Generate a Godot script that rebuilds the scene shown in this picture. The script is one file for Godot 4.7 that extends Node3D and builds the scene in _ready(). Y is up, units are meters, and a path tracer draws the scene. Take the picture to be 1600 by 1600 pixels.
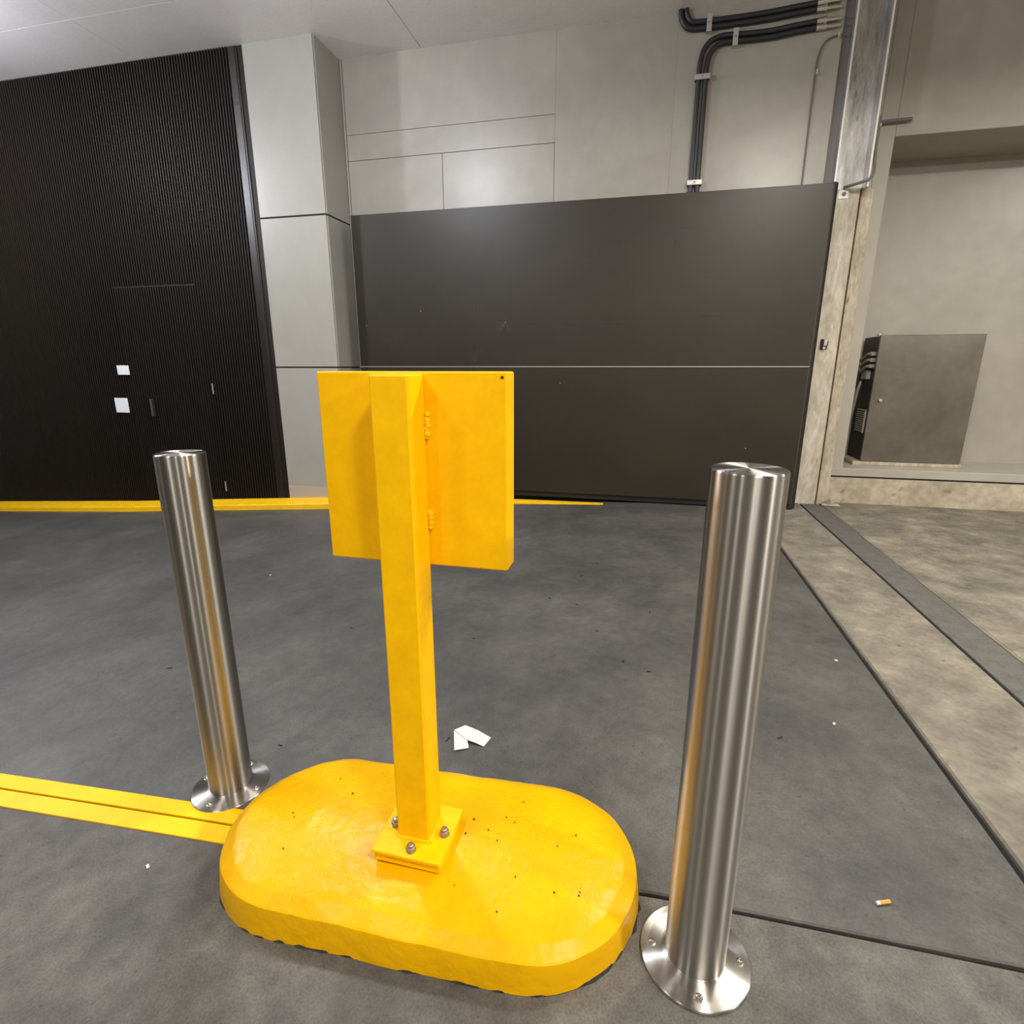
extends Node3D

const CEIL := 3.645
var org := Vector3.ZERO        # base of the thing being built; helpers take world coordinates
var M := {}
var used := {}

# ---------------------------------------------------------------- mesh helpers
func new_st() -> SurfaceTool:
	var st := SurfaceTool.new()
	st.begin(Mesh.PRIMITIVE_TRIANGLES)
	return st

func vert(st: SurfaceTool, p: Vector3, n: Vector3, uv: Vector2) -> void:
	st.set_normal(n)
	st.set_uv(uv)
	st.add_vertex(p - org)

func tri(st: SurfaceTool, a: Vector3, b: Vector3, c: Vector3, n: Vector3) -> void:
	if (b - a).cross(c - a).dot(n) > 0.0:
		var t := b
		b = c
		c = t
	for p in [a, b, c]:
		vert(st, p, n, Vector2(p.x, -p.y))

func quad(st: SurfaceTool, a: Vector3, b: Vector3, c: Vector3, d: Vector3, n: Vector3) -> void:
	tri(st, a, b, c, n)
	tri(st, a, c, d, n)

# chamfered box between two corners, in world coordinates
func box(st: SurfaceTool, lo: Vector3, hi: Vector3, bv := 0.0) -> void:
	var c := (lo + hi) * 0.5
	var h := (hi - lo) * 0.5
	hexa(st, c, h, bv, Basis())

func hexa(st: SurfaceTool, c: Vector3, h: Vector3, bv: float, rot: Basis) -> void:
	bv = minf(bv, minf(h.x, minf(h.y, h.z)) * 0.9)
	for ax in 3:
		var u := (ax + 1) % 3
		var v := (ax + 2) % 3
		for s in [-1.0, 1.0]:
			var q: Array[Vector3] = []
			for k in [[-1, -1], [1, -1], [1, 1], [-1, 1]]:
				var p := Vector3.ZERO
				p[ax] = s * h[ax]
				p[u] = k[0] * (h[u] - bv)
				p[v] = k[1] * (h[v] - bv)
				q.append(c + rot * p)
			var n := Vector3.ZERO
			n[ax] = s
			quad(st, q[0], q[1], q[2], q[3], rot * n)
	if bv <= 0.0:
		return
	for ax in 3:
		var u := (ax + 1) % 3
		var v := (ax + 2) % 3
		for su in [-1.0, 1.0]:
			for sv in [-1.0, 1.0]:
				var q: Array[Vector3] = []
				for k in [[-1, 0], [1, 0], [1, 1], [-1, 1]]:
					var p := Vector3.ZERO
					p[ax] = k[0] * (h[ax] - bv)
					p[u] = su * (h[u] - (bv if k[1] == 1 else 0.0))
					p[v] = sv * (h[v] - (0.0 if k[1] == 1 else bv))
					q.append(c + rot * p)
				var n := Vector3.ZERO
				n[u] = su
				n[v] = sv
				quad(st, q[0], q[1], q[2], q[3], rot * n.normalized())
	for sx in [-1.0, 1.0]:
		for sy in [-1.0, 1.0]:
			for sz in [-1.0, 1.0]:
				var s := Vector3(sx, sy, sz)
				var q: Array[Vector3] = []
				for ax in 3:
					var p := s * (h - Vector3.ONE * bv)
					p[ax] = s[ax] * h[ax]
					q.append(c + rot * p)
				tri(st, q[0], q[1], q[2], rot * s.normalized())

# surface of revolution about a vertical axis; profile is (radius, height); u runs along the profile
func lathe(st: SurfaceTool, c: Vector3, prof: Array, seg := 48) -> void:
	var run := 0.0
	for i in prof.size() - 1:
		var a: Vector2 = prof[i]
		var b: Vector2 = prof[i + 1]
		var d := (b - a)
		var len := d.length()
		var nn := Vector2(-d.y, d.x).normalized() * -1.0
		for k in seg:
			var t0 := TAU * k / seg
			var t1 := TAU * (k + 1) / seg
			var ps := []
			for q in [[a, t0, run], [b, t0, run + len], [b, t1, run + len], [a, t1, run]]:
				var r: Vector2 = q[0]
				var ct := cos(q[1])
				var s := sin(q[1])
				ps.append([c + Vector3(r.x * ct, r.y, r.x * s), Vector3(nn.x * ct, nn.y, nn.x * s), Vector2(q[2], q[1] / TAU)])
			var tris := [[0, 1, 3]] if b.x < 1e-6 else [[0, 1, 2]] if a.x < 1e-6 else [[0, 1, 2], [0, 2, 3]]
			for tr in tris:
				var pa: Vector3 = ps[tr[0]][0]
				var pb: Vector3 = ps[tr[1]][0]
				var pc: Vector3 = ps[tr[2]][0]
				var nav: Vector3 = ps[tr[0]][1] + ps[tr[1]][1]
				var o := [tr[0], tr[1], tr[2]]
				if (pb - pa).cross(pc - pa).dot(nav) > 0.0:
					o = [tr[0], tr[2], tr[1]]
				for j in o:
					vert(st, ps[j][0], ps[j][1], ps[j][2])
		run += len

func smooth_path(pts: Array, per := 8) -> PackedVector3Array:
	var out := PackedVector3Array()
	for i in pts.size() - 1:
		var p0: Vector3 = pts[maxi(i - 1, 0)]
		var p1: Vector3 = pts[i]
		var p2: Vector3 = pts[i + 1]
		var p3: Vector3 = pts[mini(i + 2, pts.size() - 1)]
		for k in per:
			out.append(p1.cubic_interpolate(p2, p0, p3, float(k) / per))
	out.append(pts[pts.size() - 1])
	return out

func tube(st: SurfaceTool, path: PackedVector3Array, r: float, seg := 12) -> void:
	var n := path.size()
	var up := Vector3(0.13, 0.31, 0.94)
	var rings := []
	for i in n:
		var d := (path[mini(i + 1, n - 1)] - path[maxi(i - 1, 0)]).normalized()
		var x := up.cross(d).normalized()
		var y := d.cross(x).normalized()
		up = up - d * up.dot(d)
		var ring := []
		for k in seg:
			var a := TAU * k / seg
			var nn := x * cos(a) + y * sin(a)
			ring.append([path[i] + nn * r, nn])
		rings.append(ring)
	for i in n - 1:
		for k in seg:
			var k1 := (k + 1) % seg
			var q := [rings[i][k], rings[i + 1][k], rings[i + 1][k1], rings[i][k1]]
			for tr in [[0, 1, 2], [0, 2, 3]]:
				var o := [tr[0], tr[1], tr[2]]
				var pa: Vector3 = q[o[0]][0]
				var pb: Vector3 = q[o[1]][0]
				var pc: Vector3 = q[o[2]][0]
				if (pb - pa).cross(pc - pa).dot(q[o[0]][1]) > 0.0:
					o = [tr[0], tr[2], tr[1]]
				for j in o:
					vert(st, q[j][0], q[j][1], Vector2(float(i), float(k) / seg))
	for e in [[0, 1], [n - 1, n - 2]]:
		var nd := (path[e[0]] - path[e[1]]).normalized()
		for k in seg:
			tri(st, path[e[0]], rings[e[0]][k][0], rings[e[0]][(k + 1) % seg][0], nd)

# slab with a top that follows heights along x; zf/zb are front and back z at a given x
func slab(st: SurfaceTool, xs: Array, zf: Callable, zb: Callable, top: Callable, thick: float, lip := 0.0) -> void:
	for i in xs.size() - 1:
		var x0: float = xs[i]
		var x1: float = xs[i + 1]
		var f0 := Vector3(x0, top.call(x0), zf.call(x0))
		var f1 := Vector3(x1, top.call(x1), zf.call(x1))
		var b0 := Vector3(x0, top.call(x0), zb.call(x0))
		var b1 := Vector3(x1, top.call(x1), zb.call(x1))
		var dn := Vector3(0, -thick, 0)
		var n := (f1 - f0).cross(b0 - f0).normalized()
		if n.y < 0.0:
			n = -n
		var lf := Vector3(0, -lip, 0)
		var li := Vector3(0, 0, -lip)
		if lip > 0.0:
			quad(st, f0 + lf, f1 + lf, f1 + li, f0 + li, Vector3(0, 0.7, 0.7))
		quad(st, f0 + li, f1 + li, b1, b0, n)
		quad(st, f0 + lf, f1 + lf, f1 + dn, f0 + dn, Vector3(0, 0, 1))
		quad(st, b0, b1, b1 + dn, b0 + dn, Vector3(0, 0, -1))
		quad(st, f0 + dn, f1 + dn, b1 + dn, b0 + dn, Vector3(0, -1, 0))
		if i == 0:
			quad(st, f0 + lf, b0, b0 + dn, f0 + dn, Vector3(-1, 0, 0))
		if i == xs.size() - 2:
			quad(st, f1 + lf, b1, b1 + dn, f1 + dn, Vector3(1, 0, 0))

# ---------------------------------------------------------------- scene helpers
func numbered(called: String) -> String:
	used[called] = used.get(called, -1) + 1
	return called if used[called] == 0 else "%s_%03d" % [called, used[called]]

func thing(called: String, at: Vector3, label: String, category := "", group := "", kind := "") -> Node3D:
	var o := Node3D.new()
	o.name = numbered(called)
	add_child(o)
	o.position = at
	org = at
	tag(o, label, category, group, kind)
	return o

func tag(o: Node, label: String, category := "", group := "", kind := "") -> void:
	if label: o.set_meta("label", label)
	if category: o.set_meta("category", category)
	if group: o.set_meta("group", group)
	if kind: o.set_meta("kind", kind)

func put(st: SurfaceTool, called: String, mat: Material, parent: Node, tangents := false) -> MeshInstance3D:
	if tangents:
		st.generate_tangents()
	var mi := MeshInstance3D.new()
	mi.name = called
	mi.mesh = st.commit()
	mi.material_override = mat
	parent.add_child(mi, true)
	return mi

func bx(called: String, lo: Vector3, hi: Vector3, bv: float, mat: Material, parent: Node) -> MeshInstance3D:
	var st := new_st()
	box(st, lo, hi, bv)
	return put(st, called, mat, parent)

# ---------------------------------------------------------------- textures and materials
func noise_bytes(size: int, freq: float, sd: int, oct := 4, type := FastNoiseLite.TYPE_SIMPLEX_SMOOTH) -> PackedByteArray:
	var n := FastNoiseLite.new()
	n.noise_type = type
	n.seed = sd
	n.frequency = freq
	n.fractal_octaves = oct
	var im := n.get_seamless_image(size, size)
	im.convert(Image.FORMAT_L8)
	return im.get_data()

func tex(size: int, data: PackedByteArray, fmt := Image.FORMAT_RGB8) -> ImageTexture:
	return ImageTexture.create_from_image(Image.create_from_data(size, size, false, fmt, data))

# colour = mix of two tones by layered noise, with dark and light specks
func mottle(size: int, a: Color, b: Color, f1: float, f2: float, sd: int, fine := 0.5, specks := 0.0, stretch := false) -> ImageTexture:
	var n1 := noise_bytes(size, f1, sd, 5)
	var n2 := noise_bytes(size, f2, sd + 7, 3)
	var n3 := noise_bytes(size, f2 * 0.45, sd + 13, 2)
	var out := PackedByteArray()
	out.resize(size * size * 3)
	var r := RandomNumberGenerator.new()
	r.seed = sd
	for i in size * size:
		var t := n1[i] / 255.0 * (1.0 - fine) + n2[i] / 255.0 * fine
		t = clampf((t - 0.5) * 1.6 + 0.5, 0.0, 1.0)
		var c := a.lerp(b, t)
		var m := 1.0
		if specks > 0.0:
			var q := n3[i]
			if q < 48: m -= specks * (48 - q) / 30.0
			elif q > 212: m += specks * (q - 212) / 45.0
		out[i * 3] = clampi(int(c.r * m * 255.0), 0, 255)
		out[i * 3 + 1] = clampi(int(c.g * m * 255.0), 0, 255)
		out[i * 3 + 2] = clampi(int(c.b * m * 255.0), 0, 255)
	return tex(size, out)

func grey_noise(size: int, freq: float, sd: int, oct: int, lo: float, hi: float) -> ImageTexture:
	var n := noise_bytes(size, freq, sd, oct)
	for i in n.size():
		n[i] = clampi(int(lerpf(lo, hi, n[i] / 255.0) * 255.0), 0, 255)
	return tex(size, n, Image.FORMAT_L8)

func mat(c: Color, rough: float, metal := 0.0) -> StandardMaterial3D:
	var m := StandardMaterial3D.new()
	m.albedo_color = c
	m.roughness = rough
	m.metallic = metal
	return m

func world_map(m: StandardMaterial3D, t: Texture2D, scale: float, bump: Texture2D = null, depth := 0.0) -> StandardMaterial3D:
	m.uv1_triplanar = true
	m.uv1_world_triplanar = true
	m.uv1_scale = Vector3.ONE * scale
	m.albedo_texture = t
	if bump:
		m.heightmap_enabled = true
		m.heightmap_texture = bump
		m.heightmap_scale = depth
	return m

func stains(m: StandardMaterial3D, t: Texture2D, scale: float) -> StandardMaterial3D:
	m.detail_enabled = true
	m.detail_blend_mode = BaseMaterial3D.BLEND_MODE_MUL
	m.detail_albedo = t
	m.detail_uv_layer = BaseMaterial3D.DETAIL_UV_2
	m.uv2_triplanar = true
	m.uv2_world_triplanar = true
	m.uv2_scale = Vector3.ONE * scale
	return m

func make_materials() -> void:
	var fine_bump := grey_noise(512, 0.06, 91, 4, 0.0, 1.0)
	var blotch := mottle(512, Color(0.72, 0.72, 0.73), Color(1.0, 0.99, 0.97), 0.011, 0.05, 5, 0.35)
	var asphalt := mottle(1024, Color(0.285, 0.282, 0.270), Color(0.380, 0.374, 0.356), 0.02, 0.12, 21, 0.55, 0.25)
	M.drive = stains(world_map(mat(Color.WHITE, 0.55), asphalt, 0.8, fine_bump, 0.08), blotch, 0.21)
	var con := mottle(1024, Color(0.315, 0.307, 0.29), Color(0.45, 0.437, 0.412), 0.015, 0.14, 33, 0.55, 0.22)
	M.apron = stains(world_map(mat(Color.WHITE, 0.7), con, 0.9, fine_bump, 0.16), blotch, 0.31)
	var old := mottle(1024, Color(0.445, 0.42, 0.37), Color(0.575, 0.55, 0.49), 0.008, 0.07, 44, 0.4, 0.25)
	M.walk = stains(world_map(mat(Color.WHITE, 0.75), old, 0.55, fine_bump, 0.08), blotch, 0.5)
	M.strip = world_map(mat(Color(0.37, 0.36, 0.34), 0.7), mottle(256, Color(0.8, 0.8, 0.8), Color(1, 1, 1), 0.03, 0.2, 3, 0.5, 0.2), 1.2)
	M.crack = mat(Color(0.06, 0.058, 0.055), 0.9)
	M.wall = world_map(mat(Color(0.655, 0.635, 0.59), 0.36), mottle(512, Color(0.93, 0.93, 0.93), Color(1, 1, 1), 0.006, 0.03, 51, 0.35), 0.35, grey_noise(512, 0.012, 8, 3, 0, 1), 0.25)
	M.clad = world_map(mat(Color(0.62, 0.61, 0.57), 0.32), mottle(256, Color(0.97, 0.97, 0.97), Color(1, 1, 1), 0.01, 0.05, 52, 0.35), 0.5)
	M.wall_joint = mat(Color(0.40, 0.39, 0.36), 0.8)
	M.skirting = mat(Color(0.66, 0.615, 0.555), 0.5)
	M.joint = mat(Color(0.10, 0.098, 0.09), 0.8)
	M.ceiling = world_map(mat(Color(0.93, 0.915, 0.90), 0.32), mottle(256, Color(0.95, 0.95, 0.95), Color(1, 1, 1), 0.01, 0.2, 53, 0.5), 0.6)
	M.rib = mat(Color(0.120, 0.098, 0.074), 0.55)
	M.rib.metallic_specular = 0.35
	M.black = mat(Color(0.055, 0.048, 0.042), 0.6)
	M.reveal = mat(Color(0.12, 0.103, 0.085), 0.35)
	M.handle = mat(Color(0.34, 0.33, 0.32), 0.4, 0.6)
	M.bright = mat(Color(0.80, 0.79, 0.77), 0.35, 0.7)
	M.white = mat(Color(0.86, 0.87, 0.88), 0.5)
	# yellow paint
	var paint := mottle(512, Color(0.955, 0.945, 0.9), Color(1, 1, 1), 0.008, 0.05, 61, 0.3)
	var thick := grey_noise(512, 0.03, 62, 4, 0, 1)
	M.island = world_map(mat(Color(0.88, 0.665, 0.0), 0.33), paint, 1.6, thick, 0.15)
	M.yellow = world_map(mat(Color(0.985, 0.755, 0.0), 0.42), paint, 2.4, thick, 0.02)
	M.yellow.metallic_specular = 0.3
	M.island.metallic_specular = 0.28
	M.kerb = world_map(mat(Color(0.93, 0.73, 0.02), 0.45), paint, 1.6, thick, 0.15)
	# metals
	M.panel = plate_material()
	M.panel_edge = mat(Color(0.16, 0.15, 0.135), 0.45, 0.3)
	M.rail = mat(Color(0.035, 0.033, 0.03), 0.7)
	var brush := grey_noise(256, 0.05, 71, 2, 0.22, 0.34)
	var steel := StandardMaterial3D.new()
	steel.albedo_color = Color(0.66, 0.645, 0.62)
	steel.metallic = 1.0
	steel.roughness = 0.33
	steel.anisotropy_enabled = true
	steel.anisotropy = 1.0
	M.steel = steel
	M.steel_nut = mat(Color(0.82, 0.80, 0.77), 0.16, 1.0)
	M.bolt = mat(Color(0.62, 0.58, 0.52), 0.42, 0.8)
	var mill := mottle(512, Color(0.60, 0.595, 0.59), Color(0.82, 0.81, 0.80), 0.014, 0.07, 81, 0.35, 0.2)
	M.beam = world_map(mat(Color.WHITE, 0.36, 0.5), mill, 1.1)
	M.beam.uv1_scale = Vector3(1.7, 0.35, 1.7)
	M.toe = mat(Color(0.90, 0.88, 0.83), 0.4)
	var weath := mottle(512, Color(0.62, 0.585, 0.52), Color(0.80, 0.77, 0.71), 0.01, 0.05, 83, 0.45, 0.22)
	M.post = world_map(mat(Color.WHITE, 0.7), weath, 0.9, fine_bump, 0.04)
	M.gap = mat(Color(0.46, 0.45, 0.44), 0.6)
	M.plinth = world_map(mat(Color(0.90, 0.88, 0.85), 0.7), weath, 0.5)
	M.rust = world_map(mat(Color(0.40, 0.27, 0.16), 0.85), mottle(256, Color(0.5, 0.5, 0.5), Color(1, 1, 1), 0.02, 0.08, 84, 0.5), 2.0)
	M.jamb = world_map(mat(Color(0.93, 0.91, 0.88), 0.6), weath, 1.3)
	M.jamb.uv1_scale = Vector3(1.6, 0.5, 1.6)
	M.post.uv1_scale = Vector3(1.2, 0.4, 1.2)
	M.hose = mat(Color(0.145, 0.15, 0.165), 0.45)
	M.hose_thin = mat(Color(0.40, 0.39, 0.37), 0.5)
	M.cabinet = world_map(mat(Color(0.53, 0.505, 0.465), 0.34, 0.8), mottle(256, Color(0.86, 0.86, 0.86), Color(1, 1, 1), 0.008, 0.05, 86, 0.3), 0.8)
	M.cab_side = mat(Color(0.23, 0.225, 0.215), 0.5, 0.3)
	M.cable = mat(Color(0.60, 0.58, 0.54), 0.5)
	M.paper = mat(Color(0.78, 0.775, 0.75), 0.8)
	M.cork = mat(Color(0.85, 0.56, 0.28), 0.8)
	M.leaf = mat(Color(0.09, 0.075, 0.06), 0.8)
	M.hole = mat(Color(0.20, 0.15, 0.05), 0.8)
	M.mortar = world_map(mat(Color(0.27, 0.25, 0.22), 0.9), mottle(256, Color(0.45, 0.45, 0.45), Color(1, 1, 1), 0.05, 0.2, 95, 0.5), 3.0)
	M.chip = mat(Color(0.30, 0.21, 0.06), 0.8)
	M.lamp_body = mat(Color(0.85, 0.85, 0.85), 0.5)

# dark brown plate with a few rubbed and chalky marks
func plate_material() -> StandardMaterial3D:
	var w := 1024
	var n1 := noise_bytes(w, 0.004, 101, 4)
	var n2 := noise_bytes(w, 0.03, 102, 4)
	var out := PackedByteArray()
	out.resize(w * w * 3)
	for i in w * w:
		var m := 0.86 + 0.20 * n1[i] / 255.0 + 0.10 * (n2[i] / 255.0 - 0.5)
		out[i * 3] = clampi(int(39.0 * m), 0, 255)
		out[i * 3 + 1] = clampi(int(33.0 * m), 0, 255)
		out[i * 3 + 2] = clampi(int(19.0 * m), 0, 255)
	var im := Image.create_from_data(w, w, false, Image.FORMAT_RGB8, out)
	var r := RandomNumberGenerator.new()
	r.seed = 12
	# wandering scuffs: u, v across and down the plate, spread, strokes, steps, lightness, share
	for s in [[0.362, 0.375, 0.012, 6, 30, 2.2, 0.6], [0.345, 0.40, 0.012, 3, 30, 1.7, 0.4], [0.30, 0.31, 0.006, 3, 26, 1.7, 0.35], [0.295, 0.46, 0.008, 4, 40, 2.0, 0.4], [0.20, 0.355, 0.012, 6, 40, 1.6, 0.3], [0.075, 0.40, 0.010, 4, 50, 1.5, 0.3], [0.055, 0.42, 0.010, 2, 50, 1.5, 0.3], [0.235, 0.30, 0.02, 4, 40, 1.3, 0.3], [0.265, 0.085, 0.004, 4, 24, 0.6, 0.5], [0.30, 0.10, 0.012, 5, 14, 0.65, 0.5], [0.33, 0.135, 0.008, 4, 12, 0.65, 0.5], [0.712, 0.135, 0.003, 4, 26, 0.45, 0.6], [0.865, 0.10, 0.008, 8, 14, 0.7, 0.4], [0.87, 0.17, 0.003, 2, 60, 0.8, 0.3]]:
		for k in s[3]:
			var x: float = (s[0] + r.randfn() * s[2]) * w
			var y: float = (s[1] + r.randfn() * s[2]) * w
			var dir := PI / 2 + r.randfn() * 0.45
			for q in s[4]:
				dir += r.randfn() * 0.16
				x += cos(dir) * 0.8
				y += sin(dir) * 1.2
				scuff(im, int(x), int(y), s[5], s[6] * r.randf_range(0.3, 1.0))
	# dark level rubs
	for s in [[0.718, 0.100, 26], [0.760, 0.235, 34], [0.770, 0.365, 40], [0.585, 0.135, 22], [0.49, 0.385, 46], [0.57, 0.385, 50], [0.40, 0.38, 30]]:
		for q in s[2]:
			for t in 3:
				scuff(im, int(s[0] * w) + q, int(s[1] * w) + t + int(q * 0.04), 0.5, r.randf_range(0.1, 0.55) * (1.0 if t == 1 else 0.5))
	for s in [[0.022, 0.375], [0.16, 0.33], [0.485, 0.58], [0.885, 0.79]]:
		im.fill_rect(Rect2i(int(s[0] * w), int(s[1] * w), 2, 3), Color(0.75, 0.73, 0.68))
	var m := mat(Color.WHITE, 0.44)
	m.metallic_specular = 0.5
	m.albedo_texture = ImageTexture.create_from_image(im)
	m.uv1_scale = Vector3(1.0 / 3.80, 1.0 / 2.40, 1)
	m.uv1_offset = Vector3(2.55 / 3.80, 1.0, 0)
	m.texture_repeat = true
	return m

func scuff(im: Image, x: int, y: int, light: float, share: float) -> void:
	for dx in 3:
		for dy in 2:
			var px := x + dx
			var py := y + dy
			if px < 0 or py < 0 or px >= im.get_width() or py >= im.get_height():
				continue
			var c := im.get_pixel(px, py)
			im.set_pixel(px, py, c.lerp(Color(c.r * light, c.r * light * 0.92, c.r * light * 0.80), share * (0.8 if dx == 1 else 0.35)))

# ---------------------------------------------------------------- ground heights and lines
func ground(x: float) -> float:
	var k := [[-11.0, -0.66], [-5.16, -0.317], [-4.05, -0.235], [-2.84, -0.148], [-1.12, -0.056], [0.1, 0.0], [12.0, 0.0]]
	for i in k.size() - 1:
		if x <= k[i + 1][0]:
			return lerpf(k[i][1], k[i + 1][1], clampf((x - k[i][0]) / (k[i + 1][0] - k[i][0]), 0.0, 1.0))
	return 0.0

func joint_z(x: float) -> float:
	return -1.0065 - 0.011 * clampf(x, -3.0, 3.0)

func _ready() -> void:
	# ---- camera, surroundings, lamps
	var cam := Camera3D.new()
	cam.name = "camera"
	cam.fov = 86.26
	cam.near = 0.05
	cam.position = Vector3(0, 1.14145, 0)
	cam.rotation = Vector3(-0.260096, deg_to_rad(13.4), 0)
	add_child(cam)
	cam.current = true
	var we := WorldEnvironment.new()
	we.name = "surroundings"
	var env := Environment.new()
	env.background_mode = Environment.BG_COLOR
	env.background_color = Color(0.02, 0.02, 0.02)
	env.tonemap_mode = Environment.TONE_MAPPER_LINEAR
	env.tonemap_exposure = 1.28
	env.sdfgi_enabled = true
	env.ssao_enabled = true
	env.ssil_enabled = true
	we.environment = env
	add_child(we)
	make_materials()
	# x, z, energy, colour, label
	var warm := Color(1.0, 0.975, 0.935)
	var cool := Color(0.94, 0.955, 1.0)
	lamp(1.0, 0.35, 5.2, 0.05, warm, "square hanging lamp above the camera, to the right")
	lamp(-1.9, 0.40, 2.2, 0.08, warm, "square hanging lamp above the camera, to the left")
	lamp(1.2, -2.65, 5.8, 0.05, warm, "square hanging lamp in front of the dark steel panel")
	lamp(-2.1, -2.65, 1.8, 1.9, cool, "square hanging lamp in front of the pale clad column")
	lamp(4.5, 0.35, 19.0, 0.2, warm, "square hanging lamp over the walkway, nearer the camera")
	lamp(4.5, -2.65, 9.0, 0.2, warm, "square hanging lamp over the walkway, in front of the niche")
	lamp(-5.4, -2.65, 0.7, 4.8, cool, "square hanging lamp in front of the dark ribbed wall")
	lamp(-5.4, 0.40, 0.6, 0.2, warm, "square hanging lamp at the far left of the driveway")
	lamp(1.2, 3.75, 7.5, 0.15, warm, "square hanging lamp behind the camera, right one")
	lamp(-2.1, 3.75, 5.5, 0.15, warm, "square hanging lamp behind the camera, left one")
	build_shell()
	build_ribbed_wall()
	build_column()
	build_right_side()
	build_panel()
	build_island()
	build_sign_post()
	bollard("brushed stainless steel bollard nearest the camera, right of the yellow island", Vector3(0.163, 0.0, -0.893))
	bollard("brushed stainless steel bollard behind the left end of the yellow island, on the yellow line", Vector3(-1.120, -0.056, -1.125))
	build_services()
	build_litter()

# lamp on a short drop rod: opal box that shines down and a little sideways onto the ceiling
func lamp(x: float, z: float, e: float, side: float, c: Color, label: String) -> void:
	var o := thing("ceiling_lamp", Vector3(x, CEIL, z), label, "lamp")
	var st := new_st()
	tube(st, PackedVector3Array([Vector3(x, CEIL - 0.31, z), Vector3(x, CEIL - 0.015, z)]), 0.012, 10)
	put(st, "rod", M.lamp_body, o)
	bx("ceiling_rose", Vector3(x - 0.05, CEIL - 0.02, z - 0.05), Vector3(x + 0.05, CEIL, z + 0.05), 0.006, M.lamp_body, o)
	var g := mat(Color(0.9, 0.9, 0.9), 0.5)
	g.emission_enabled = true
	g.emission = c
	g.emission_energy_multiplier = 3.0
	bx("diffuser", Vector3(x - 0.18, CEIL - 0.46, z - 0.18), Vector3(x + 0.18, CEIL - 0.30, z + 0.18), 0.01, g, o)
	var l := AreaLight3D.new()
	l.name = "glow_light"
	l.area_size = Vector2(0.36, 0.36)
	l.light_energy = e
	l.light_color = c
	l.area_range = 20.0
	l.area_attenuation = 2.0
	l.shadow_enabled = true
	l.rotation = Vector3(-PI / 2, 0, 0)
	l.position = Vector3(0, -0.47, 0)
	o.add_child(l)
	var s := OmniLight3D.new()
	s.name = "side_light"
	s.light_energy = side
	s.light_color = c
	s.omni_range = 20.0
	s.omni_attenuation = 2.0
	s.light_size = 0.08
	s.shadow_enabled = true
	s.position = Vector3(0, -0.38, 0)
	o.add_child(s)

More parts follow.
